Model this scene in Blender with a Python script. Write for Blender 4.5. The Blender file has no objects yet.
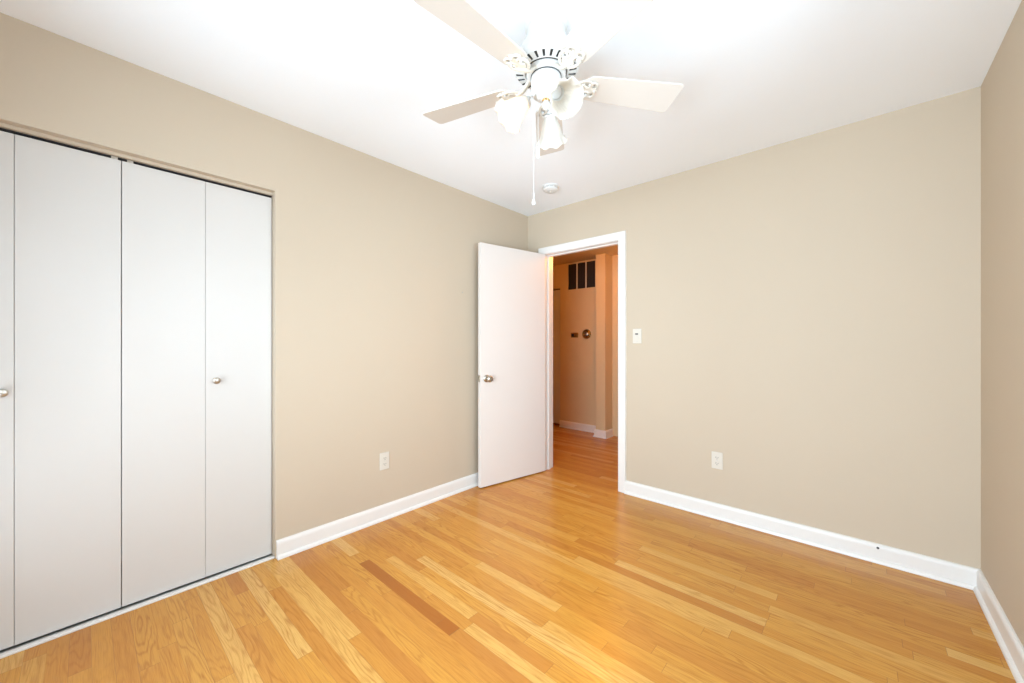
import bpy, bmesh, math, random
from mathutils import Vector, Matrix
random.seed(4)
PI = math.pi
scene = bpy.context.scene
C = scene.collection

# ------------------------------------------------------------------ camera, world, light, exposure
W, H = 2.846, 2.44            # room width (x) and height; the far wall is y = 0, left wall x = 0
YR = -3.50                    # rear wall (behind the camera)
cam_d = bpy.data.cameras.new('camera')
cam_d.sensor_width = 36.0
cam_d.lens = 384.85 / 1024 * 36
cam_d.shift_y = 2.5 / 1024
cam_d.clip_start = 0.02
cam = bpy.data.objects.new('camera', cam_d)
C.objects.link(cam)
cam.location = (2.402, -2.904, 1.191)
cam.rotation_euler = (PI / 2, 0, 0.7318)
scene.camera = cam

world = bpy.data.worlds.new('world')
scene.world = world
world.use_nodes = True
bgn = world.node_tree.nodes['Background']
bgn.inputs[0].default_value = (0.80, 0.90, 1.0, 1)
bgn.inputs[1].default_value = 1.1

vs = scene.view_settings
vs.view_transform = 'Standard'
vs.look = 'None'
vs.gamma = 1.0
vs.use_curve_mapping = False
vs.exposure = 0.27

def area(name, loc, rot, sx, sy, power, col):
    l = bpy.data.lights.new(name, 'AREA')
    l.shape = 'RECTANGLE'; l.size = sx; l.size_y = sy; l.energy = power; l.color = col
    o = bpy.data.objects.new(name, l); C.objects.link(o)
    o.location = loc; o.rotation_euler = rot
    return o
# area lights added outside two assumed, unseen windows to brighten the room
REAR_WIN = (0.30, 2.55, 0.55, 2.12)      # x0, x1, z0, z1
SIDE_WIN = (-2.30, -1.05, 0.70, 2.10)    # y0, y1, z0, z1
FILL_COL = (0.665, 0.825, 0.985)
area('rear_fill_down', (2.0, YR - 0.30, 1.10), (PI / 2 - 0.5, 0, 0), 1.1, 1.7, 138, FILL_COL)
area('rear_fill_up', (0.9, YR - 0.30, 1.10), (PI / 2 + 0.5, 0, 0), 1.1, 1.7, 42, FILL_COL)
area('side_fill', (W + 0.30, -1.65, 1.10), (PI / 2 - 0.05, 0, PI / 2), 1.2, 1.7, 58, FILL_COL)

# ------------------------------------------------------------------ materials
def new_mat(name, col, rough=0.5, metal=0.0, spec=0.5):
    m = bpy.data.materials.new(name); m.use_nodes = True
    b = m.node_tree.nodes['Principled BSDF']
    b.inputs['Base Color'].default_value = (*col, 1)
    b.inputs['Roughness'].default_value = rough
    b.inputs['Metallic'].default_value = metal
    b.inputs['Specular IOR Level'].default_value = spec
    return m

def paint(name, col, rough=0.6, bump=0.03, scale=220.0, var=0.015, spec=0.5):
    """paint with a faint roller texture"""
    m = new_mat(name, col, rough, 0, spec)
    nt = m.node_tree; N = nt.nodes; L = nt.links
    b = N['Principled BSDF']
    tc = N.new('ShaderNodeTexCoord')
    n1 = N.new('ShaderNodeTexNoise'); n1.inputs['Scale'].default_value = 2.3; n1.inputs['Detail'].default_value = 3
    L.new(tc.outputs['Object'], n1.inputs['Vector'])
    mr = N.new('ShaderNodeMapRange'); mr.inputs['To Min'].default_value = 1 - var; mr.inputs['To Max'].default_value = 1 + var
    L.new(n1.outputs['Fac'], mr.inputs['Value'])
    hs = N.new('ShaderNodeHueSaturation'); hs.inputs['Color'].default_value = (*col, 1)
    L.new(mr.outputs['Result'], hs.inputs['Value'])
    L.new(hs.outputs['Color'], b.inputs['Base Color'])
    n2 = N.new('ShaderNodeTexNoise'); n2.inputs['Scale'].default_value = scale; n2.inputs['Detail'].default_value = 2
    L.new(tc.outputs['Object'], n2.inputs['Vector'])
    bp = N.new('ShaderNodeBump'); bp.inputs['Strength'].default_value = bump; bp.inputs['Distance'].default_value = 0.002
    L.new(n2.outputs['Fac'], bp.inputs['Height'])
    L.new(bp.outputs['Normal'], b.inputs['Normal'])
    return m

M = {}
M['wall'] = paint('beige_wall_paint', (0.545, 0.442, 0.325), 0.7)
M['ceiling'] = paint('white_ceiling_paint', (0.885, 0.90, 0.91), 0.8)
M['trim'] = paint('white_trim_paint', (0.77, 0.73, 0.68), 0.35, 0.01)
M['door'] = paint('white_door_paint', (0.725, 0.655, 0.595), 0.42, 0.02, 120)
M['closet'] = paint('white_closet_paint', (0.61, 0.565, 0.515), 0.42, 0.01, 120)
M['hall_glow'] = paint('hall_glow_paint', (0.66, 0.50, 0.29), 0.7)  # orange lamp glow partly put into the paint of hall walls and ceiling
M['closet_in'] = paint('closet_interior_paint', (0.45, 0.42, 0.38), 0.8)
M['fan'] = new_mat('white_fan_enamel', (0.70, 0.685, 0.65), 0.3)
M['blade'] = paint('white_blade_laminate', (0.63, 0.57, 0.50), 0.4, 0.0, 100)
M['iron'] = new_mat('ivory_bracket_enamel', (0.66, 0.60, 0.51), 0.35)
M['slot'] = new_mat('dark_vent_slot', (0.06, 0.055, 0.05), 0.8)
M['nickel'] = new_mat('brushed_nickel', (0.50, 0.45, 0.38), 0.34, 1.0)
M['brass'] = new_mat('aged_brass', (0.42, 0.27, 0.10), 0.32, 1.0)
M['steel'] = new_mat('galvanised_steel', (0.55, 0.55, 0.54), 0.4, 1.0)
M['plastic'] = new_mat('white_plastic', (0.66, 0.60, 0.51), 0.35)
M['ivory'] = new_mat('ivory_plastic', (0.78, 0.71, 0.58), 0.35)
M['dark'] = new_mat('dark_recess', (0.03, 0.027, 0.025), 0.8)
M['filter'] = new_mat('dark_grille_filter', (0.018, 0.012, 0.009), 0.7)
M['grey_slot'] = new_mat('grey_vent_slot', (0.45, 0.44, 0.42), 0.8)
M['gold'] = new_mat('polished_gold_ring', (0.75, 0.52, 0.25), 0.25, 1.0)

def floor_mat():
    m = bpy.data.materials.new('oak_strip_floor'); m.use_nodes = True
    nt = m.node_tree; N = nt.nodes; L = nt.links
    b = N['Principled BSDF']
    def math_(op, a, bb=None, c=None):
        n = N.new('ShaderNodeMath'); n.operation = op
        for i, v in enumerate((a, bb, c)):
            if v is None: continue
            if isinstance(v, (int, float)): n.inputs[i].default_value = v
            else: L.new(v, n.inputs[i])
        return n.outputs[0]
    def comb(x, y, z):
        n = N.new('ShaderNodeCombineXYZ')
        for i, v in enumerate((x, y, z)):
            if isinstance(v, (int, float)): n.inputs[i].default_value = v
            else: L.new(v, n.inputs[i])
        return n.outputs[0]
    def white(v):
        n = N.new('ShaderNodeTexWhiteNoise'); n.noise_dimensions = '3D'; L.new(v, n.inputs['Vector']); return n.outputs
    def mixc(fac, a, bb, t='MIX'):
        n = N.new('ShaderNodeMix'); n.data_type = 'RGBA'; n.blend_type = t
        for key, v in ((0, fac), (6, a), (7, bb)):
            if isinstance(v, (int, float)): n.inputs[key].default_value = v
            elif isinstance(v, tuple): n.inputs[key].default_value = (*v, 1)
            else: L.new(v, n.inputs[key])
        return n.outputs[2]
    tc = N.new('ShaderNodeTexCoord')
    sp = N.new('ShaderNodeSeparateXYZ'); L.new(tc.outputs['Object'], sp.inputs[0])
    X, Y = sp.outputs[0], sp.outputs[1]
    PW = 0.0575
    yr = math_('DIVIDE', math_('ADD', Y, 0.009), PW)
    row = math_('FLOOR', yr)
    fy = math_('SUBTRACT', yr, row)
    rw = white(comb(row, 3.7, 0.0))
    plen = math_('ADD', math_('MULTIPLY', rw[0], 0.9), 0.95)        # board length in this row
    off = math_('MULTIPLY', white(comb(row, 11.3, 5.0))[0], 7.0)
    xr = math_('DIVIDE', math_('ADD', math_('ADD', X, off), 40.0), plen)
    col0 = math_('FLOOR', xr)
    fx = math_('SUBTRACT', xr, col0)
    # split some boards in two so lengths vary
    cut = white(comb(row, col0, 9.0))[0]
    cutp = math_('ADD', math_('MULTIPLY', cut, 0.5), 0.3)
    side = math_('GREATER_THAN', fx, cutp)
    do = math_('GREATER_THAN', white(comb(row, col0, 2.0))[0], 0.35)
    half = math_('MULTIPLY', side, do)
    idn = comb(row, col0, math_('ADD', half, 20.0))
    r = white(idn)
    sc = N.new('ShaderNodeSeparateColor'); L.new(r[1], sc.inputs[0])
    ramp = N.new('ShaderNodeValToRGB'); L.new(r[0], ramp.inputs[0])
    cr = ramp.color_ramp
    stops = [(0.0, (0.48, 0.190, 0.034)), (0.10, (0.53, 0.222, 0.038)), (0.35, (0.57, 0.255, 0.042)), (0.70, (0.60, 0.282, 0.048)),
             (0.90, (0.63, 0.318, 0.064)), (1.0, (0.68, 0.39, 0.11))]
    cr.elements[0].position = 0; cr.elements[0].color = (*stops[0][1], 1)
    cr.elements[1].position = 1; cr.elements[1].color = (*stops[-1][1], 1)
    for p_, c_ in stops[1:-1]:
        e = cr.elements.new(p_); e.color = (*c_, 1)
    # grain: cathedral figure (rings cut lengthwise), per board random
    yy = math_('SUBTRACT', fy, 0.5)
    gx = math_('ADD', math_('MULTIPLY', X, 1.0), math_('MULTIPLY', sc.outputs[0], 31.0))
    nz = N.new('ShaderNodeTexNoise'); nz.inputs['Scale'].default_value = 1.0; nz.inputs['Detail'].default_value = 2.0
    L.new(comb(math_('MULTIPLY', gx, 1.5), math_('ADD', math_('MULTIPLY', Y, 12.0), math_('MULTIPLY', sc.outputs[1], 20.0)), math_('MULTIPLY', sc.outputs[2], 30.0)), nz.inputs['Vector'])
    rings = math_('ADD', math_('MULTIPLY', nz.outputs['Fac'], 13.0), math_('MULTIPLY', math_('ADD', yy, math_('SUBTRACT', sc.outputs[1], 0.5)), math_('MULTIPLY', math_('ADD', yy, math_('SUBTRACT', sc.outputs[1], 0.5)), 3.0)))
    rs = math_('SINE', math_('MULTIPLY', rings, 6.2832))
    rs = math_('MULTIPLY', math_('ADD', rs, 1.0), 0.5)
    rs = math_('POWER', rs, 3.0)
    figure = math_('MULTIPLY', rs, math_('ADD', math_('MULTIPLY', sc.outputs[2], 0.36), 0.10))
    # pores: fine lines along the board
    nf = N.new('ShaderNodeTexNoise'); nf.inputs['Scale'].default_value = 1.0; nf.inputs['Detail'].default_value = 3.0
    L.new(comb(math_('MULTIPLY', gx, 14.0), math_('MULTIPLY', Y, 520.0), sc.outputs[0]), nf.inputs['Vector'])
    pore = math_('MULTIPLY', math_('SUBTRACT', nf.outputs['Fac'], 0.40), 1.25)
    nb = N.new('ShaderNodeTexNoise'); nb.inputs['Scale'].default_value = 1.0; nb.inputs['Detail'].default_value = 2.0
    L.new(comb(math_('MULTIPLY', gx, 5.0), math_('MULTIPLY', Y, 60.0), sc.outputs[2]), nb.inputs['Vector'])
    band = math_('MULTIPLY', math_('SUBTRACT', nb.outputs['Fac'], 0.5), 0.6)
    dark = math_('ADD', math_('ADD', figure, pore), band)
    n = N.new('ShaderNodeClamp'); L.new(dark, n.inputs[0]); dark = n.outputs[0]
    base = mixc(dark, ramp.outputs[0], (0.36, 0.125, 0.020))
    # one much redder, darker board left of the middle of the room
    def inbox(x0, x1, rown):
        a = math_('GREATER_THAN', X, x0); c = math_('LESS_THAN', X, x1)
        d = math_('COMPARE', row, float(rown), 0.4)
        return math_('MULTIPLY', math_('MULTIPLY', a, c), d)
    for x0, x1, rown, colr, k in ((0.395, 1.160, -33, (0.33, 0.098, 0.014), 0.88),):
        base = mixc(math_('MULTIPLY', inbox(x0, x1, rown), k), base, colr)
        plus = inbox(x0 - 0.003, x0 + 0.001, rown)
        base = mixc(math_('MULTIPLY', math_('ADD', plus, inbox(x1 - 0.001, x1 + 0.003, rown)), 0.6), base, (0.2, 0.09, 0.03))
    # seams
    e1 = math_('LESS_THAN', fy, 0.022)
    xe = math_('MULTIPLY', fx, plen)
    e2 = math_('LESS_THAN', xe, 0.0016)
    e3 = math_('MULTIPLY', math_('LESS_THAN', math_('ABSOLUTE', math_('MULTIPLY', math_('SUBTRACT', fx, cutp), plen)), 0.0008), do)
    seam = math_('MINIMUM', math_('ADD', math_('ADD', math_('MULTIPLY', e1, white(comb(row, col0, 77.0))[0]), e2), e3), 1.0)
    base = mixc(math_('MULTIPLY', seam, 0.6), base, (0.22, 0.10, 0.035))
    L.new(base, b.inputs['Base Color'])
    b.inputs['Roughness'].default_value = 0.26
    b.inputs['Specular IOR Level'].default_value = 0.35
    bp = N.new('ShaderNodeBump'); bp.inputs['Strength'].default_value = 0.05; bp.inputs['Distance'].default_value = 0.001
    L.new(math_('SUBTRACT', nf.outputs['Fac'], seam), bp.inputs['Height'])
    L.new(bp.outputs['Normal'], b.inputs['Normal'])
    return m
M['floor'] = floor_mat()

def glass_shade_mat():
    m = bpy.data.materials.new('frosted_glass'); m.use_nodes = True
    nt = m.node_tree; N = nt.nodes; L = nt.links
    for n in list(N):
        if n.type == 'BSDF_PRINCIPLED': N.remove(n)
    out = [n for n in N if n.type == 'OUTPUT_MATERIAL'][0]
    d = N.new('ShaderNodeBsdfDiffuse'); d.inputs[0].default_value = (0.80, 0.76, 0.70, 1)
    t = N.new('ShaderNodeBsdfTranslucent'); t.inputs[0].default_value = (0.85, 0.79, 0.68, 1)
    g = N.new('ShaderNodeBsdfGlossy'); g.inputs['Roughness'].default_value = 0.25
    a = N.new('ShaderNodeMixShader'); a.inputs[0].default_value = 0.5
    c = N.new('ShaderNodeMixShader'); c.inputs[0].default_value = 0.06
    L.new(d.outputs[0], a.inputs[1]); L.new(t.outputs[0], a.inputs[2])
    L.new(a.outputs[0], c.inputs[1]); L.new(g.outputs[0], c.inputs[2])
    L.new(c.outputs[0], out.inputs[0])
    return m
M['shade'] = glass_shade_mat()

def pane_mat():
    m = bpy.data.materials.new('window_glass'); m.use_nodes = True
    nt = m.node_tree; N = nt.nodes; L = nt.links
    for n in list(N):
        if n.type == 'BSDF_PRINCIPLED': N.remove(n)
    out = [n for n in N if n.type == 'OUTPUT_MATERIAL'][0]
    t = N.new('ShaderNodeBsdfTransparent'); t.inputs[0].default_value = (0.97, 0.98, 0.98, 1)
    g = N.new('ShaderNodeBsdfGlossy'); g.inputs['Roughness'].default_value = 0.02
    f = N.new('ShaderNodeFresnel'); f.inputs[0].default_value = 1.45
    a = N.new('ShaderNodeMixShader')
    L.new(f.outputs[0], a.inputs[0]); L.new(t.outputs[0], a.inputs[1]); L.new(g.outputs[0], a.inputs[2])
    L.new(a.outputs[0], out.inputs[0])
    return m
M['pane'] = pane_mat()

def emit_mat(name, col, s):
    m = bpy.data.materials.new(name); m.use_nodes = True
    b = m.node_tree.nodes['Principled BSDF']
    b.inputs['Base Color'].default_value = (0.9, 0.88, 0.8, 1)
    b.inputs['Emission Color'].default_value = (*col, 1)
    b.inputs['Emission Strength'].default_value = s
    return m
M['bulb_on'] = emit_mat('lit_bulb', (1.0, 0.80, 0.52), 9.0)
M['hall_globe'] = emit_mat('lit_hall_globe', (1.0, 0.55, 0.22), 6.0)

# ------------------------------------------------------------------ mesh helpers
def obj(name, bm, mats, parent=None, smooth=False, bevel=0.0, loc=None):
    me = bpy.data.meshes.new(name)
    bmesh.ops.recalc_face_normals(bm, faces=bm.faces[:])
    bm.to_mesh(me); bm.free()
    if not isinstance(mats, (list, tuple)): mats = [mats]
    for m in mats: me.materials.append(m)
    if smooth:
        for p in me.polygons: p.use_smooth = True
        me.set_sharp_from_angle(angle=math.radians(38))
    o = bpy.data.objects.new(name, me); C.objects.link(o)
    if parent: o.parent = parent
    if loc: o.location = loc
    if bevel:
        md = o.modifiers.new('bevel', 'BEVEL'); md.width = bevel; md.segments = 2; md.limit_method = 'ANGLE'
    return o
def box(bm, x0, x1, y0, y1, z0, z1, mi=0):
    v = [bm.verts.new((x, y, z)) for x in (x0, x1) for y in (y0, y1) for z in (z0, z1)]
    for q in ((0, 1, 3, 2), (4, 6, 7, 5), (0, 4, 5, 1), (2, 3, 7, 6), (0, 2, 6, 4), (1, 5, 7, 3)):
        f = bm.faces.new([v[i] for i in q]); f.material_index = mi
    return v
def xf(vs_, mat):
    for v in vs_: v.co = mat @ v.co
def lathe(bm, prof, seg=40, axis_mat=None, mi=0, rfun=None, cap=False):
    """prof: list of (r, z); revolve about z"""
    rings = []
    for j, (r, z) in enumerate(prof):
        ring = []
        if r < 1e-6:
            ring = [bm.verts.new((0, 0, z))] * seg
        else:
            for i in range(seg):
                a = 2 * PI * i / seg
                rr = rfun(r, j, a) if rfun else r
                ring.append(bm.verts.new((rr * math.cos(a), rr * math.sin(a), z)))
        rings.append(ring)
    for j in range(len(rings) - 1):
        A, B = rings[j], rings[j + 1]
        for i in range(seg):
            k = (i + 1) % seg
            vs_ = []
            for v in (A[i], A[k], B[k], B[i]):
                if v not in vs_: vs_.append(v)
            if len(vs_) > 2:
                f = bm.faces.new(vs_); f.material_index = mi if not callable(mi) else mi(j, i)
    if cap:
        for ring in (rings[0], rings[-1]):
            if len(set(ring)) > 2: bm.faces.new(ring)
    allv = {v for ring in rings for v in ring}
    if axis_mat is not None: xf(allv, axis_mat)
    return allv
def tube(bm, pts, rad, seg=10, closed=False, mi=0, flat=1.0):
    pts = [Vector(p) for p in pts]
    n = len(pts); rings = []
    up = Vector((0, 0, 1))
    for i, p in enumerate(pts):
        if closed: t = pts[(i + 1) % n] - pts[i - 1]
        else: t = pts[min(i + 1, n - 1)] - pts[max(i - 1, 0)]
        t.normalize()
        u = up if abs(t.z) < 0.95 else Vector((1, 0, 0))
        s = t.cross(u).normalized(); w = s.cross(t).normalized()
        r = rad[i] if isinstance(rad, (list, tuple)) else rad
        rings.append([bm.verts.new(p + (s * math.cos(2 * PI * k / seg) + w * math.sin(2 * PI * k / seg) * flat) * r) for k in range(seg)])
    m = n if closed else n - 1
    for i in range(m):
        A, B = rings[i], rings[(i + 1) % n]
        for k in range(seg):
            f = bm.faces.new((A[k], A[(k + 1) % seg], B[(k + 1) % seg], B[k])); f.material_index = mi
    if not closed:
        for ring in (rings[0], rings[-1]):
            f = bm.faces.new(ring); f.material_index = mi
def bez(p0, p1, p2, p3, n=12):
    out = []
    for i in range(n + 1):
        t = i / n
        out.append((1 - t) ** 3 * Vector(p0) + 3 * (1 - t) ** 2 * t * Vector(p1) + 3 * (1 - t) * t * t * Vector(p2) + t ** 3 * Vector(p3))
    return out
def prism(bm, outline, z0, z1, mi=0):
    """extrude a list of (x, y) between z0 and z1"""
    A = [bm.verts.new((x, y, z0)) for x, y in outline]
    B = [bm.verts.new((x, y, z1)) for x, y in outline]
    n = len(A)
    bm.faces.new(A).material_index = mi; bm.faces.new(B).material_index = mi
    for i in range(n):
        bm.faces.new((A[i], A[(i + 1) % n], B[(i + 1) % n], B[i])).material_index = mi
    return A + B
def empty(name, loc, rot=(0, 0, 0)):
    o = bpy.data.objects.new(name, None); C.objects.link(o)
    o.location = loc; o.rotation_euler = rot; o.empty_display_size = 0.1
    return o
def tag(o, label=None, cat=None, group=None, kind=None):
    if label: o['label'] = label
    if cat: o['category'] = cat
    if group: o['group'] = group
    if kind: o['kind'] = kind
    return o
def struct(name, bm, m, parent=None, bevel=0.0, label=None, smooth=False):
    o = obj(name, bm, m, parent, bevel=bevel, smooth=smooth)
    if parent is None: o['kind'] = 'structure'
    if label: o['label'] = label
    return o
def sweep_profile(bm, prof, p0, p1, out, m0=0.0, m1=0.0):
    """baseboard: prof = [(depth from wall, z)], run from p0 to p1 (xy), 'out' = unit normal into the room.
    m0/m1: extra run length per unit depth at the ends (mitre)."""
    p0 = Vector((*p0, 0)); p1 = Vector((*p1, 0)); o = Vector((*out, 0))
    d = (p1 - p0).normalized()
    A = [bm.verts.new(p0 + o * t + d * (m0 * t) + Vector((0, 0, z))) for t, z in prof]
    B = [bm.verts.new(p1 + o * t - d * (m1 * t) + Vector((0, 0, z))) for t, z in prof]
    n = len(prof)
    bm.faces.new(A); bm.faces.new(B)
    for i in range(n):
        bm.faces.new((A[i], A[(i + 1) % n], B[(i + 1) % n], B[i]))

# ------------------------------------------------------------------ room shell
T = 0.12                                # wall thickness
DX0, DX1, DZ = 0.212, 0.955, 2.030      # door opening in the far wall
CY0, CY1, CZ = -3.385, -2.193, 2.040    # closet opening in the left wall
HB, HCZ = 1.690, 2.335                  # far hall wall and hall ceiling
HXL, HXR = -1.90, 1.90

bm = bmesh.new()
box(bm, -0.62, W + T, YR - T, 0, -0.10, 0)
box(bm, HXL - T, HXR + T, 0, HB + 0.75, -0.10, 0)
struct('floor', bm, M['floor'], label='honey oak strip floor of narrow glossy boards')

bm = bmesh.new(); box(bm, -0.62, W + T, YR - T, T, H, H + 0.1)
struct('ceiling', bm, M['ceiling'], label='plain white ceiling of the room')

bm = bmesh.new()                        # left wall with the closet opening
box(bm, -T, 0, CY1, 0, 0, H); box(bm, -T, 0, CY0, CY1, CZ, H); box(bm, -T, 0, YR, CY0, 0, H)
struct('wall_left', bm, M['wall'], label='beige wall with the closet opening')
bm = bmesh.new()                        # far wall with the door opening
box(bm, -T, DX0 - 0.018, 0, T, 0, H); box(bm, DX0 - 0.018, DX1 + 0.018, 0, T, DZ + 0.018, H); box(bm, DX1 + 0.018, W + T, 0, T, 0, H)
struct('wall_back', bm, M['wall'], label='beige far wall with the doorway')
bm = bmesh.new()                        # right wall with an added, unseen window nearer the camera
y0, y1, z0, z1 = SIDE_WIN
box(bm, W, W + T, y1, 0, 0, H); box(bm, W, W + T, YR, y0, 0, H); box(bm, W, W + T, y0, y1, 0, z0); box(bm, W, W + T, y0, y1, z1, H)
struct('wall_right', bm, M['wall'], label='beige right-hand wall')
bm = bmesh.new()                        # rear wall with an added, unseen window
x0, x1, z0, z1 = REAR_WIN
box(bm, -T, x0, YR - T, YR, 0, H); box(bm, x1, W + T, YR - T, YR, 0, H); box(bm, x0, x1, YR - T, YR, 0, z0); box(bm, x0, x1, YR - T, YR, z1, H)
struct('wall_rear', bm, M['wall'], label='beige wall behind the camera')

# closet interior
bm = bmesh.new()
box(bm, -0.62, -0.60, YR, -2.05, 0, H)
box(bm, -0.60, -T, YR - 0.02, YR, 0, H); box(bm, -0.60, -T, -2.07, -2.05, 0, H)
struct('wall_closet', bm, M['closet_in'])

def window(name, horizontal):
    """an added sash window, out of view; horizontal = runs along x (rear wall)"""
    if horizontal: a0, a1, z0, z1 = REAR_WIN
    else: a0, a1, z0, z1 = SIDE_WIN
    def put(bm):
        # local x = along the wall, local y = outwards
        if horizontal: m = Matrix.Translation((0, YR, 0)) @ Matrix.Scale(-1, 4, (0, 1, 0))
        else: m = Matrix.Translation((W, 0, 0)) @ Matrix(((0, 1, 0, 0), (1, 0, 0, 0), (0, 0, 1, 0), (0, 0, 0, 1)))
        xf(bm.verts, m)
    bm = bmesh.new(); j = 0.02
    box(bm, a0, a0 + j, 0.0, T, z0, z1); box(bm, a1 - j, a1, 0.0, T, z0, z1)
    box(bm, a0 + j, a1 - j, 0.0, T, z1 - j, z1); box(bm, a0 + j, a1 - j, 0.0, T, z0, z0 + j)
    put(bm); fr = struct(name, bm, M['trim'], label='added unseen white window frame with two sashes')
    zm = (z0 + z1) / 2
    for k, (za, zb, d) in enumerate(((z0 + j, zm + 0.02, 0.045), (zm - 0.02, z1 - j, 0.075))):
        bm = bmesh.new(); s = 0.035; a, c = a0 + j, a1 - j
        box(bm, a, a + s, d, d + 0.028, za, zb); box(bm, c - s, c, d, d + 0.028, za, zb)
        box(bm, a + s, c - s, d, d + 0.028, za, za + s); box(bm, a + s, c - s, d, d + 0.028, zb - s, zb)
        put(bm); sa = obj('sash', bm, M['trim'], fr)
        bm = bmesh.new(); box(bm, a + s, c - s, d + 0.012, d + 0.016, za + s, zb - s); put(bm); obj('pane', bm, M['pane'], sa)
    bm = bmesh.new(); w = 0.07
    box(bm, a0 - w, a0, -0.016, 0, z0 - 0.02, z1 + w); box(bm, a1, a1 + w, -0.016, 0, z0 - 0.02, z1 + w); box(bm, a0, a1, -0.016, 0, z1, z1 + w)
    put(bm); obj('casing', bm, M['trim'], fr)
    bm = bmesh.new(); box(bm, a0 - w - 0.02, a1 + w + 0.02, -0.04, 0.0, z0 - 0.022, z0); put(bm); obj('sill', bm, M['trim'], fr)
window('window_1', True)  # both windows are out of view, added as openings for the area lights
window('window_2', False)

# baseboards: flat board with a rounded cap and a small shoe moulding
BB = [(0, 0), (0.029, 0), (0.029, 0.006), (0.027, 0.012), (0.022, 0.018), (0.016, 0.021), (0.016, 0.080), (0.014, 0.090), (0.010, 0.097), (0.005, 0.100), (0, 0.100)]
CW = 0.066
bm = bmesh.new(); sweep_profile(bm, BB, (0, CY1 + 0.004), (0, 0), (1, 0), 0, 1)
struct('baseboard_left', bm, M['trim'], label='white baseboard along the left wall')
bm = bmesh.new()
sweep_profile(bm, BB, (0, 0), (DX0 - CW, 0), (0, -1), 1, 0)
sweep_profile(bm, BB, (DX1 + CW, 0), (W, 0), (0, -1), 0, 1)
bb = struct('baseboard_back', bm, M['trim'], label='white baseboard along the far wall')
bm = bmesh.new()
lathe(bm, [(0, 0.0), (0.006, 0.0), (0.006, 0.001), (0, 0.001)], 14, Matrix.Translation((2.484, -0.0155, 0.081)) @ Matrix.Rotation(PI / 2, 4, 'X'))
o = obj('cable_hole', bm, M['slot'], bb); o['label'] = 'small dark cable hole'
bm = bmesh.new(); sweep_profile(bm, BB, (W, YR), (W, 0), (-1, 0), 1, 1)
struct('baseboard_right', bm, M['trim'], label='white baseboard along the right-hand wall')
bm = bmesh.new(); sweep_profile(bm, BB, (0, YR), (W, YR), (0, 1), 1, 1)
struct('baseboard_rear', bm, M['trim'])

# ------------------------------------------------------------------ doorway: jamb, stop and casing
bm = bmesh.new()
box(bm, DX0 - 0.018, DX0, -0.0, T, 0, DZ); box(bm, DX1, DX1 + 0.018, 0, T, 0, DZ); box(bm, DX0 - 0.018, DX1 + 0.018, 0, T, DZ, DZ + 0.018)
box(bm, DX0, DX0 + 0.011, 0.042, 0.075, 0, DZ - 0.011); box(bm, DX1 - 0.011, DX1, 0.042, 0.075, 0, DZ - 0.011); box(bm, DX0, DX1, 0.042, 0.075, DZ - 0.011, DZ)
struct('trim_1', bm, M['trim'], bevel=0.0015, label='white door jamb and stop')
CP = [(0.0, 0.0), (0.0, 0.011), (0.006, 0.014), (0.012, 0.0155), (0.045, 0.0175), (0.058, 0.019), (0.064, 0.016), (CW, 0.0)]   # (across, proud of wall)
def casing(bm, x0, x1, zt, y, s):
    """mitred three-sided casing round an opening x0..x1, top zt; wall face y, s = outward sign along y"""
    L_ = [(x0 - a, y + s * d) for a, d in CP]
    rev = []
    for a, d in CP:
        pts = [(x0 - a, 0), (x0 - a, zt + a), (x1 + a, zt + a), (x1 + a, 0)]
        rev.append([bm.verts.new((px, y + s * d, pz)) for px, pz in pts])
    n = len(CP)
    for i in range(n):
        A, B = rev[i], rev[(i + 1) % n]
        for k in range(3): bm.faces.new((A[k], A[k + 1], B[k + 1], B[k]))
    bm.faces.new([r_[0] for r_ in rev]); bm.faces.new([r_[3] for r_ in rev])
bm = bmesh.new(); casing(bm, DX0 - 0.003, DX1 + 0.003, DZ + 0.003, 0, -1)
struct('trim_2', bm, M['trim'], label='white casing around the doorway')
bm = bmesh.new(); casing(bm, DX0 - 0.003, DX1 + 0.003, DZ + 0.003, T, 1)
struct('trim_3', bm, M['trim'])

# ------------------------------------------------------------------ the open door (flush slab)
A = Vector((0.236, -0.026, 0)); B = Vector((0.1010, -0.7290, 0))
ang = math.atan2(B.y - A.y, B.x - A.x)
DL = (B - A).length
ZD0, ZD1 = 0.010, 2.026
door = empty('door_1', (A.x, A.y, 0), (0, 0, ang)); tag(door, 'white flush door standing open against the left wall', kind='structure')
# local: x along the slab to its free edge, y>0 = towards the visible side (+X of the room)
# direction of +y local
bm = bmesh.new(); box(bm, 0, DL, -0.035, 0, ZD0, ZD1)
obj('door_slab', bm, M['door'], door, bevel=0.0015)
def knob(parent, name, x, z, side):
    bm = bmesh.new()
    pr = [(0, 0), (0.031, 0), (0.031, 0.004), (0.026, 0.008), (0.013, 0.011), (0.011, 0.016), (0.012, 0.026), (0.021, 0.032), (0.027, 0.041), (0.0285, 0.050), (0.026, 0.058), (0.019, 0.064), (0.012, 0.0655), (0.0115, 0.0635), (0, 0.063)]
    rot = Matrix.Rotation(-PI / 2, 4, 'X') if side > 0 else Matrix.Rotation(PI / 2, 4, 'X')
    y = 0 if side > 0 else -0.035
    lathe(bm, pr, 36, Matrix.Translation((x, y, z)) @ rot)
    o = obj(name, bm, M['nickel'], parent, smooth=True); return o
k_ = knob(door, 'door_knob', DL - 0.060, 0.905, 1); k_['label'] = 'satin nickel door knob'
knob(door, 'door_knob', DL - 0.060, 0.905, -1)
bm = bmesh.new(); box(bm, DL - 0.001, DL + 0.0015, -0.030, -0.005, 0.877, 0.933); box(bm, DL, DL + 0.008, -0.023, -0.012, 0.897, 0.913)
obj('latch_plate', bm, M['nickel'], door)
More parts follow.
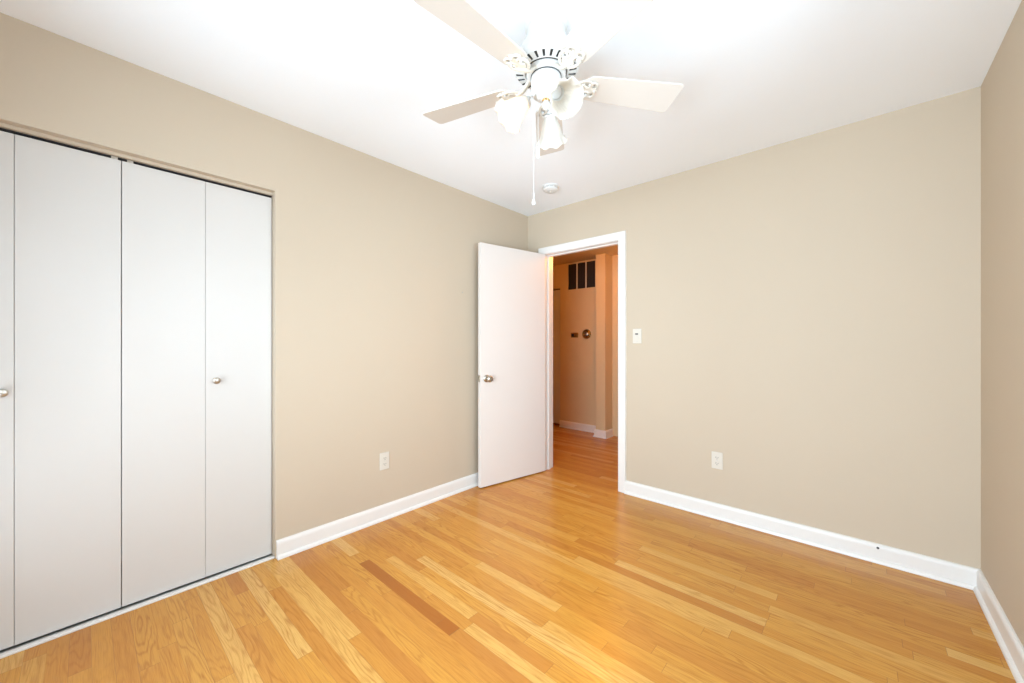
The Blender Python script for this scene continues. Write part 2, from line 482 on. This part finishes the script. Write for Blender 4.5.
for z in (0.25, 1.05, 1.80):
    bm = bmesh.new()
    lathe(bm, [(0, -0.05), (0.006, -0.048), (0.006, 0.048), (0, 0.05)], 14, Matrix.Translation((-0.004, -0.042, z)))
    box(bm, -0.0015, 0.0, -0.036, -0.004, z - 0.045, z + 0.045)
    obj('hinge', bm, M['nickel'], door)

# ------------------------------------------------------------------ closet: fascia, tracks and two bifold doors
bm = bmesh.new()
box(bm, -0.058, -0.040, CY0, CY1, 2.0255, CZ)
struct('trim_4', bm, M['wall'], label='beige fascia hiding the closet track')
bm = bmesh.new()
box(bm, -0.085, -0.060, CY0, CY1, 2.022, CZ)
struct('trim_5', bm, M['dark'])
bm = bmesh.new()
box(bm, -0.033, -0.008, CY0, CY1 - 0.001, 0, 0.009)
struct('trim_6', bm, M['trim'], bevel=0.002, label='white threshold strip under the closet doors')
bm = bmesh.new()
box(bm, -0.080, -0.036, CY0, CY1 - 0.001, 0, 0.004); box(bm, -0.047, -0.034, CY0, CY1 - 0.001, 0.004, 0.007); box(bm, -0.082, -0.080, CY0, CY1 - 0.001, 0.004, 0.007)
struct('trim_7', bm, M['steel'], label='metal floor track of the closet doors')
edges = [-3.381, -3.085, -2.7905, -2.4925, -2.1950]
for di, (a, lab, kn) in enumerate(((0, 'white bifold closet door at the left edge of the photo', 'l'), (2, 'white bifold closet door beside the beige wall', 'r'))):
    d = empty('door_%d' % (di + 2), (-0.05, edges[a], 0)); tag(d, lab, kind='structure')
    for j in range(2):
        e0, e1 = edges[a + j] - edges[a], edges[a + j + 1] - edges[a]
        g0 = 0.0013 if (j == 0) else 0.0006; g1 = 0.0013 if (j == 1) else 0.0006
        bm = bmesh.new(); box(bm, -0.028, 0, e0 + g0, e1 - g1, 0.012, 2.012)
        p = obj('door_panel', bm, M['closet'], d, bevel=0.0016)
        for z in (0.30, 1.0, 1.72):
            pass
        if (kn == 'r' and j == 1) or (kn == 'l' and j == 0):
            y = (e0 + 0.042) if kn == 'r' else (e1 - 0.028)
            bm = bmesh.new()
            pr = [(0, 0), (0.008, 0), (0.0075, 0.010), (0.009, 0.014), (0.015, 0.018), (0.0165, 0.023), (0.015, 0.028), (0.009, 0.031), (0, 0.032)]
            lathe(bm, pr, 28, Matrix.Translation((0, y, 1.004)) @ Matrix.Rotation(PI / 2, 4, 'Y'))
            o = obj('knob', bm, M['nickel'], p, smooth=True); o['label'] = 'small round satin nickel knob'
    # top pivot bracket seen in the dark gap by the meeting stiles
    yb = -2.812 - edges[a] if kn == 'l' else -2.762 - edges[a]
    bm = bmesh.new(); box(bm, -0.020, -0.002, yb - 0.010, yb + 0.010, 2.012, 2.0245); lathe(bm, [(0, -0.002), (0.004, -0.002), (0.004, 0.004), (0, 0.004)], 12, Matrix.Translation((-0.002, yb, 2.018)) @ Matrix.Rotation(PI / 2, 4, 'Y'))
    obj('guide_bracket', bm, M['nickel'], d)

# ------------------------------------------------------------------ hallway beyond the doorway
PX0, PX1, PY = -0.105, 0.030, 1.500      # projecting chase
OX0, OX1, OZ = -1.62, -0.79, 1.998       # closet opening in the far hall wall
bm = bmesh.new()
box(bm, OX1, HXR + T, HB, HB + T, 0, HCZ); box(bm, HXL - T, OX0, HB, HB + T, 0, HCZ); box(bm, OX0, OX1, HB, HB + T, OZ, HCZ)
struct('wall_hall_back', bm, M['hall_glow'], label='far hallway wall, warm lit and tinted with lamp glow')
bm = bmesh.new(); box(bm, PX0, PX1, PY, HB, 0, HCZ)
struct('wall_hall_chase', bm, M['hall_glow'], label='projecting corner of the hallway wall')
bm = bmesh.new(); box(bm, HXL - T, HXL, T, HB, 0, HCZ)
struct('wall_hall_left', bm, M['hall_glow'])
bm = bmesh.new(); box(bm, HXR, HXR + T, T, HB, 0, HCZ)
struct('wall_hall_right', bm, M['hall_glow'])
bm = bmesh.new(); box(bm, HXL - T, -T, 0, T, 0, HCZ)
struct('wall_hall_front', bm, M['hall_glow'])
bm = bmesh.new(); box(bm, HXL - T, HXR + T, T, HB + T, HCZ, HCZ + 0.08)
struct('ceiling_hall', bm, M['hall_glow'], label='low hallway ceiling with orange lamp glow in its paint colour')
bm = bmesh.new(); box(bm, OX0 - 0.02, OX1 + 0.02, HB + 0.60, HB + 0.62, 0, HCZ); box(bm, OX0 - 0.02, OX0, HB + T, HB + 0.60, 0, HCZ); box(bm, OX1, OX1 + 0.02, HB + T, HB + 0.60, 0, HCZ); box(bm, OX0, OX1, HB + T, HB + 0.60, OZ + 0.02, OZ + 0.04)
struct('wall_hall_closet', bm, M['closet_in'])
BH = [(0, 0), (0.026, 0), (0.024, 0.010), (0.016, 0.018), (0.016, 0.078), (0.010, 0.090), (0.004, 0.095), (0, 0.095)]
bm = bmesh.new(); sweep_profile(bm, BH, (OX1, HB), (PX0, HB), (0, -1), 0, 1)
struct('baseboard_hall_back', bm, M['trim'], label='white baseboard under the hallway thermostat')
bm = bmesh.new()
sweep_profile(bm, BH, (PX0, HB), (PX0, PY), (-1, 0), 1, -1); sweep_profile(bm, BH, (PX0, PY), (PX1, PY), (0, -1), -1, -1); sweep_profile(bm, BH, (PX1, PY), (PX1, HB), (1, 0), -1, 1)
struct('baseboard_hall_chase', bm, M['trim'], label='white baseboard wrapping the hallway corner')
bm = bmesh.new(); sweep_profile(bm, BH, (0.5, HB), (HXR, HB), (0, -1), 0, 0)
struct('baseboard_hall_right', bm, M['trim'])
# hall closet door
d = empty('door_4', (OX0, HB + 0.03, 0)); tag(d, 'pale closet door in the hallway', kind='structure')
wd = OX1 - OX0
for j in range(2):
    bm = bmesh.new(); box(bm, j * wd / 2 + 0.002, (j + 1) * wd / 2 - 0.002, 0, 0.03, 0.030, OZ - 0.018)
    obj('door_panel', bm, M['closet'], d, bevel=0.002)
bm = bmesh.new(); box(bm, 0, wd, 0.035, 0.06, OZ - 0.022, OZ - 0.002)
obj('track', bm, M['dark'], d)

# return-air grille on the hall wall
g = empty('air_grille', (-0.432, HB, 2.135)); tag(g, 'dark return air grille with three panes high on the hallway wall', 'vent')
gw, gh = 0.215, 0.178
bm = bmesh.new()
for a0, a1 in ((-gw - 0.008, -gw), (gw - 0.0, gw + 0.008)):
    box(bm, a0, a1, -0.008, 0, -gh - 0.010, gh + 0.010)
box(bm, -gw, gw, -0.008, 0, gh, gh + 0.010); box(bm, -gw, gw, -0.008, 0, -gh - 0.010, -gh)
obj('grille_frame', bm, M['hall_glow'], g)
for u in (-gw / 3, gw / 3):
    bm = bmesh.new(); box(bm, u - 0.009, u + 0.009, -0.007, 0, -gh, gh); obj('mullion', bm, M['plastic'], g)
bm = bmesh.new(); box(bm, -gw, gw, -0.0015, 0, -gh, gh)
for c_ in (-1, 0, 1):
    xa = c_ * gw * 2 / 3 - gw / 3 + 0.009; xb = c_ * gw * 2 / 3 + gw / 3 - 0.009
    for k in range(22):
        z = -gh + 0.008 + k * (2 * gh / 22)
        vv = box(bm, xa, xb, -0.0062, -0.0052, z - 0.0045, z + 0.0045)
obj('louvre_panel', bm, M['filter'], g)

# thermostats
t = empty('round_thermostat', (-0.352, HB, 1.326)); tag(t, 'round brass dial on the hallway wall below the grille', 'thermostat')
RX = Matrix.Rotation(PI / 2, 4, 'X')
bm = bmesh.new(); lathe(bm, [(0, 0), (0.066, 0), (0.067, 0.008), (0.062, 0.020), (0.052, 0.026), (0.046, 0.024), (0.040, 0.022), (0, 0.022)], 44, RX)
obj('dial_ring', bm, M['brass'], t, smooth=True)
bm = bmesh.new(); lathe(bm, [(0.0, 0.022), (0.033, 0.022), (0.032, 0.028), (0.024, 0.033), (0, 0.034)], 36, RX)
o = obj('dial_cap', bm, M['nickel'], t, smooth=True)
bm = bmesh.new(); box(bm, -0.002, 0.002, -0.036, -0.033, 0.004, 0.030)
obj('pointer', bm, M['dark'], t)
t = empty('wall_control', (-0.545, HB, 1.314)); tag(t, 'small rectangular brass control plate left of the round dial', 'control')
bm = bmesh.new(); box(bm, -0.058, 0.058, -0.006, 0, -0.034, 0.034); obj('cover_plate', bm, M['brass'], t, bevel=0.002)
bm = bmesh.new(); box(bm, -0.046, -0.006, -0.014, -0.006, -0.020, 0.020); obj('control_window', bm, M['dark'], t, bevel=0.001)
bm = bmesh.new(); lathe(bm, [(0, 0), (0.014, 0), (0.013, 0.010), (0, 0.011)], 20, Matrix.Translation((0.027, -0.006, 0)) @ RX); obj('knob', bm, M['brass'], t, smooth=True)

# hall ceiling lamp (out of view, its warm light, partly put into the hall paint, fills the hallway)
hl = empty('hall_ceiling_light', (0.52, 0.58, HCZ)); tag(hl, 'small glowing round ceiling light in the hallway', 'ceiling light')
bm = bmesh.new(); lathe(bm, [(0, 0), (0.09, 0), (0.09, -0.02), (0.07, -0.028), (0, -0.028)], 32); obj('base', bm, M['brass'], hl, smooth=True)
bm = bmesh.new(); lathe(bm, [(0.07, -0.026), (0.105, -0.045), (0.115, -0.075), (0.095, -0.11), (0.05, -0.13), (0, -0.135)], 32); obj('globe', bm, M['hall_globe'], hl, smooth=True)
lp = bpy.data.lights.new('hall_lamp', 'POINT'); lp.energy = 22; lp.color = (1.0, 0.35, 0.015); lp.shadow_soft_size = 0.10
lo = bpy.data.objects.new('hall_lamp', lp); C.objects.link(lo); lo.location = (0.52, 0.58, HCZ - 0.19)

# ------------------------------------------------------------------ small wall fittings
def outlet(loc, rz, label):
    o = empty('wall_outlet', loc, (0, 0, rz)); tag(o, label, 'outlet')
    # local -y faces the room
    bm = bmesh.new(); box(bm, -0.035, 0.035, -0.006, 0, -0.0575, 0.0575); obj('cover_plate', bm, M['plastic'], o, bevel=0.0025)
    for s in (-1, 1):
        z = s * 0.0195
        bm = bmesh.new()
        ol = []
        for k in range(28):
            a = 2 * PI * k / 28
            ol.append((0.0172 * math.cos(a), max(-0.0125, min(0.0125, 0.0172 * math.sin(a)))))
        vv = prism(bm, ol, 0.0, 0.0025)
        xf(vv, Matrix.Translation((0, -0.006, z)) @ RX)
        for sx, hh in ((-0.0065, 0.0045), (0.0065, 0.0038)):
            box(bm, sx - 0.0012, sx + 0.0012, -0.0089, -0.0084, z - hh + 0.002, z + hh + 0.002, 1)
        lathe(bm, [(0, 0), (0.0024, 0), (0.0024, 0.0004), (0, 0.0004)], 12, Matrix.Translation((0, -0.0085, z - 0.008)) @ RX, 1)
        obj('receptacle', bm, [M['plastic'], M['dark']], o)
    bm = bmesh.new(); lathe(bm, [(0, 0), (0.003, 0), (0.0025, 0.001), (0, 0.0012)], 12, Matrix.Translation((0, -0.006, 0)) @ RX); obj('screw', bm, M['steel'], o)
    return o
outlet((0, -1.533, 0.394), PI / 2, 'white duplex outlet low on the left wall between closet and door')
outlet((1.686, 0, 0.393), 0, 'white duplex outlet low on the far wall right of the doorway')

s = empty('light_switch', (1.115, 0, 1.253)); tag(s, 'white light switch on the far wall just right of the door casing', 'light switch')
bm = bmesh.new(); box(bm, -0.035, 0.035, -0.006, 0, -0.0575, 0.0575); obj('cover_plate', bm, M['plastic'], s, bevel=0.0025)
bm = bmesh.new(); box(bm, -0.0165, 0.0165, -0.009, -0.006, -0.033, 0.033); obj('switch_body', bm, M['plastic'], s, bevel=0.001)
bm = bmesh.new(); box(bm, -0.011, 0.011, -0.0135, -0.009, 0.012, 0.021); o = obj('slider', bm, M['dark'], s, bevel=0.001); o['label'] = 'dark slider'
for z in (-0.042, 0.042):
    bm = bmesh.new(); lathe(bm, [(0, 0), (0.003, 0), (0.0025, 0.001), (0, 0.0012)], 12, Matrix.Translation((0, -0.006, z)) @ RX); obj('screw', bm, M['steel'], s)

bm = bmesh.new()
lathe(bm, [(0, 0), (0.0018, 0), (0.0018, 0.008), (0.0045, 0.009), (0.0045, 0.0105), (0, 0.011)], 12, Matrix.Rotation(PI / 2, 4, 'Y'))
o = obj('nail', bm, M['steel'], loc=(0, -0.842, 1.612)); tag(o, 'tiny nail in the left wall near the open door edge', 'nail')

sd = empty('smoke_detector', (0.587, -0.425, H)); tag(sd, 'round white smoke detector on the ceiling above the doorway', 'smoke detector')
bm = bmesh.new(); lathe(bm, [(0, 0), (0.066, 0), (0.066, -0.008), (0.062, -0.010), (0, -0.010)], 44); obj('base_plate', bm, M['fan'], sd, smooth=True)
bm = bmesh.new(); lathe(bm, [(0, -0.010), (0.055, -0.010), (0.0545, -0.016), (0.058, -0.018), (0.057, -0.028), (0.048, -0.036), (0.022, -0.039), (0.020, -0.037), (0, -0.037)], 44, mi=lambda j, i: 1 if j == 1 and i % 4 else 0)
obj('cover', bm, [M['fan'], M['grey_slot']], sd, smooth=True)
bm = bmesh.new(); lathe(bm, [(0, -0.037), (0.008, -0.037), (0.007, -0.041), (0, -0.0415)], 20); obj('test_button', bm, M['plastic'], sd, smooth=True)

# ------------------------------------------------------------------ ceiling fan
YAW = 0.7318
FX, FY = 1.495, -1.695
fan = empty('ceiling_fan', (FX, FY, H)); tag(fan, 'white five-blade ceiling fan with three ruffled glass shades', 'ceiling fan')
bm = bmesh.new()
lathe(bm, [(0, 0), (0.084, 0), (0.084, -0.010), (0.081, -0.017), (0.074, -0.022), (0.070, -0.026), (0, -0.026)], 64)
obj('canopy', bm, M['fan'], fan, smooth=True)
# motor housing: straight neck, swelling bell and a slotted under-ring
bm = bmesh.new()
S = 72
prof = [(0.0, -0.024), (0.073, -0.024), (0.075, -0.045), (0.081, -0.064), (0.094, -0.090), (0.110, -0.118), (0.122, -0.142), (0.1275, -0.160), (0.1275, -0.172), (0.122, -0.180),
        (0.118, -0.184), (0.090, -0.188), (0.084, -0.189), (0.080, -0.184), (0, -0.184)]
lathe(bm, prof, S, mi=lambda j, i: 1 if (j == 10 and i % 3 == 0) else 0)
# sink the slots
fs = [f for f in bm.faces if f.material_index == 1]
r = bmesh.ops.inset_individual(bm, faces=fs, thickness=0.0008, depth=0.0)
for f in fs:
    for v in f.verts: v.co.z += 0.006
o = obj('motor_housing', bm, [M['fan'], M['slot']], fan, smooth=True)
# reveal groove + rotor hub
bm = bmesh.new(); lathe(bm, [(0, -0.182), (0.079, -0.182), (0.079, -0.188), (0, -0.188)], 64); obj('rotor_shadow_ring', bm, M['slot'], fan, smooth=True)
bm = bmesh.new()
lathe(bm, [(0, -0.186), (0.076, -0.186), (0.077, -0.192), (0.076, -0.203), (0.066, -0.206), (0, -0.206)], 64)
obj('rotor_hub', bm, M['fan'], fan, smooth=True)
bm = bmesh.new(); lathe(bm, [(0, -0.205), (0.060, -0.205), (0.060, -0.209), (0, -0.209)], 64); obj('gap_ring', bm, M['slot'], fan, smooth=True)
bm = bmesh.new()
lathe(bm, [(0, -0.208), (0.0575, -0.208), (0.058, -0.214), (0.058, -0.262), (0.055, -0.272), (0.046, -0.280), (0.034, -0.285), (0.030, -0.290), (0.022, -0.294), (0, -0.294)], 64)
sw = obj('switch_housing', bm, M['fan'], fan, smooth=True)
bm = bmesh.new(); lathe(bm, [(0, -0.293), (0.014, -0.293), (0.0155, -0.297), (0.012, -0.301), (0, -0.301)], 32); obj('gold_ring', bm, M['gold'], fan, smooth=True)
bm = bmesh.new(); lathe(bm, [(0, -0.300), (0.010, -0.300), (0.015, -0.308), (0.0165, -0.318), (0.012, -0.328), (0.005, -0.333), (0, -0.334)], 32); obj('finial', bm, M['fan'], fan, smooth=True)

ZB = 2.212 - H                       # blade plane
PITCH = math.radians(11)
def blade_outline():
    r0, r1, w0, w1 = 0.155, 0.555, 0.112, 0.145
    pts = []
    def corner(cx, cy, rad, a0, a1, n=6):
        for i in range(n + 1):
            a = a0 + (a1 - a0) * i / n
            pts.append((cx + rad * math.cos(a), cy + rad * math.sin(a)))
    c0, c1 = 0.030, 0.018
    corner(r0 + c0, -w0 / 2 + c0, c0, PI, 1.5 * PI)
    corner(r1 - c1, -w1 / 2 + c1, c1, 1.5 * PI, 2 * PI)
    corner(r1 - c1, w1 / 2 - c1, c1, 0, PI / 2)
    corner(r0 + c0, w0 / 2 - c0, c0, PI / 2, PI)
    return pts
blade_me = iron_me = None
for k in range(5):
    az = YAW + math.radians(82.3 + 72 * k)
    rot = Matrix.Rotation(az, 4, 'Z')
    if blade_me is None:
        bm = bmesh.new(); prism(bm, blade_outline(), -0.003, 0.003)
        xf(bm.verts, Matrix.Translation((0, 0, ZB)) @ Matrix.Rotation(-PITCH, 4, 'X'))
        b_ = obj('fan_blade', bm, M['blade'], fan, bevel=0.0015); blade_me = b_.data
        # ornate blade iron: curved arm from the hub, opening into two scrolls joined by a foot plate
        bm = bmesh.new()
        zi = ZB - 0.006
        tube(bm, bez((0.066, 0, -0.197), (0.085, 0, -0.214), (0.100, 0, zi - 0.012), (0.128, 0, zi - 0.006), 10), [0.013 - 0.0003 * i for i in range(11)], 10, flat=0.55)
        def P(x, y, dz=0.0):
            v = Matrix.Rotation(-PITCH, 4, 'X') @ Vector((0.112 + (x - 0.112) * 0.87, y, -0.0075 + dz)); return (v.x, v.y, v.z + ZB)
        for sgn in (-1, 1):
            loop = [(0.112, 0.000), (0.122, 0.016), (0.138, 0.031), (0.158, 0.038), (0.178, 0.036), (0.190, 0.026), (0.188, 0.013), (0.174, 0.008), (0.160, 0.013), (0.152, 0.020), (0.140, 0.014), (0.128, 0.002)]
            tube(bm, [P(x, sgn * y) for x, y in loop], 0.0062, 8, closed=True, flat=0.8)
            tube(bm, [P(x, sgn * y) for x, y in ((0.186, 0.030), (0.200, 0.034), (0.212, 0.028), (0.216, 0.016), (0.208, 0.006), (0.198, 0.000))], [0.006, 0.0062, 0.006, 0.0055, 0.005, 0.0045], 8, flat=0.8)
        foot = [(0.120, -0.010), (0.150, -0.016), (0.190, -0.012), (0.202, -0.010), (0.210, 0.0), (0.202, 0.010), (0.190, 0.012), (0.150, 0.016), (0.120, 0.010)]
        vv = prism(bm, foot, -0.010, -0.003)
        xf(vv, Matrix.Translation((0, 0, ZB)) @ Matrix.Rotation(-PITCH, 4, 'X'))
        i_ = obj('blade_iron', bm, M['iron'], fan, smooth=True); iron_me = i_.data
        screws = []
        for x, y in ((0.170, 0.024), (0.170, -0.024), (0.197, 0.0)):
            bm = bmesh.new()
            vv = lathe(bm, [(0, -0.014), (0.004, -0.014), (0.005, -0.012), (0.005, -0.003), (0, -0.003)], 12)
            xf(vv, Matrix.Translation((0, 0, ZB)) @ Matrix.Rotation(-PITCH, 4, 'X') @ Matrix.Translation((x, y, 0)))
            screws.append(obj('screw', bm, M['fan'], i_, smooth=True))
    else:
        b_ = b_.copy(); C.objects.link(b_)
        i_ = i_.copy(); C.objects.link(i_)
        for q in screws:
            c_ = q.copy(); C.objects.link(c_); c_.parent = i_
    b_.rotation_euler = (0, 0, az); i_.rotation_euler = (0, 0, az)

# light kit: three arms with ruffled glass bell shades
def shade_mesh():
    bm = bmesh.new(); seg = 96
    pr = [(0.020, 0.0), (0.0225, 0.004), (0.0235, 0.012), (0.028, 0.024), (0.034, 0.038), (0.039, 0.054), (0.0425, 0.070), (0.0465, 0.084), (0.052, 0.096), (0.0585, 0.104), (0.064, 0.108)]
    n = len(pr)
    def rf(r, j, a):
        t = max(0.0, (j - 3) / (n - 4))
        return r * (1 + 0.055 * t * t * math.cos(8 * a)) + 0.0006 * math.cos(24 * a) * (1 if j > 2 else 0)
    vs_ = lathe(bm, pr, seg, rfun=rf)
    for v in vs_:                         # ruffle: the rim rises and falls
        a = math.atan2(v.co.y, v.co.x); t = max(0.0, (v.co.z - 0.07) / 0.038)
        v.co.z += 0.006 * t * math.cos(8 * a + PI)
    return bm
TILT = math.radians(47)
for az_deg, on, lab in ((192, True, 'glowing lit shade'), (293, False, None), (75, False, None)):
    az = YAW + math.radians(az_deg)
    R_ = Matrix.Rotation(az, 4, 'Z')
    neck = Vector((0.078, 0, 2.130 - H))
    # local frame: z axis along the shade axis (outwards and down)
    F_ = Matrix.Translation(neck) @ Matrix.Rotation(PI - TILT, 4, 'Y')
    bm = bmesh.new()
    tube(bm, [R_ @ p for p in bez((0.045, 0, 2.160 - H), (0.062, 0, 2.168 - H), (0.070, 0, 2.150 - H), (0.074, 0, 2.134 - H), 8)], 0.0085, 12)
    arm = obj('light_arm', bm, M['fan'], fan, smooth=True)
    bm = bmesh.new(); lathe(bm, [(0, -0.006), (0.016, -0.005), (0.023, 0.002), (0.0255, 0.010), (0.0255, 0.018), (0.0235, 0.018), (0.022, 0.004), (0, 0.002)], 36, R_ @ F_)
    obj('socket_cup', bm, M['fan'], arm, smooth=True)
    bm = shade_mesh(); xf(bm.verts, R_ @ F_)
    sh = obj('glass_shade', bm, M['shade'], fan, smooth=True)
    md = sh.modifiers.new('thickness', 'SOLIDIFY'); md.thickness = 0.0022; md.offset = -1
    if lab: sh['label'] = lab
    if not on: continue
    bm = bmesh.new(); lathe(bm, [(0, 0.004), (0.012, 0.004), (0.0115, 0.016), (0.013, 0.024), (0.0155, 0.032), (0.016, 0.038), (0.014, 0.045), (0.008, 0.050), (0, 0.051)], 28, R_ @ F_)
    obj('bulb', bm, M['bulb_on'], fan, smooth=True)

# pull chains
def chain(name, x_r, y_f, z0, z1, fob, lab):
    """x_r / y_f: offset from the fan axis to the right / away from the camera"""
    ox = x_r * math.cos(YAW) - y_f * math.sin(YAW); oy = x_r * math.sin(YAW) + y_f * math.cos(YAW)
    bm = bmesh.new()
    n = int((z0 - z1) / 0.0046)
    tube(bm, [(ox, oy, z0 - H), (ox, oy, z1 - H)], 0.0005, 6)
    for i in range(n):
        z = z0 - 0.0046 * i - H
        vv = lathe(bm, [(0, 0.0012), (0.0010, 0.0005), (0.0010, -0.0005), (0, -0.0012)], 6, Matrix.Translation((ox, oy, z)))
    c_ = obj(name, bm, M['fan'], fan)
    bm = bmesh.new(); lathe(bm, fob, 24, Matrix.Translation((ox, oy, z1 - H)))
    f_ = obj('pull_fob', bm, M['fan'], c_, smooth=True); f_['label'] = lab
bm = bmesh.new()
bell = [(0, 0.002), (0.0022, 0.0), (0.0022, -0.022), (0.0035, -0.030), (0.0065, -0.036), (0.0072, -0.043), (0.005, -0.048), (0, -0.049)]
cyl = [(0, 0.002), (0.004, 0.0), (0.0062, -0.004), (0.0062, -0.038), (0.004, -0.042), (0, -0.043)]
bm.free()
chain('pull_chain', -0.050, -0.030, 2.190, 1.772, bell, 'bell shaped pull fob')
chain('pull_chain', -0.034, -0.050, 2.175, 1.936, cyl, 'white cylinder pull fob')

# lamp light inside the lit shade
az = YAW + math.radians(192)
p = Matrix.Rotation(az, 4, 'Z') @ Vector((0.078 + math.sin(TILT) * 0.088, 0, 2.130 - H - math.cos(TILT) * 0.088))
lp = bpy.data.lights.new('fan_lamp', 'POINT'); lp.energy = 0.9; lp.color = (1.0, 0.74, 0.45); lp.shadow_soft_size = 0.012
lo = bpy.data.objects.new('fan_lamp', lp); C.objects.link(lo); lo.parent = fan; lo.location = p
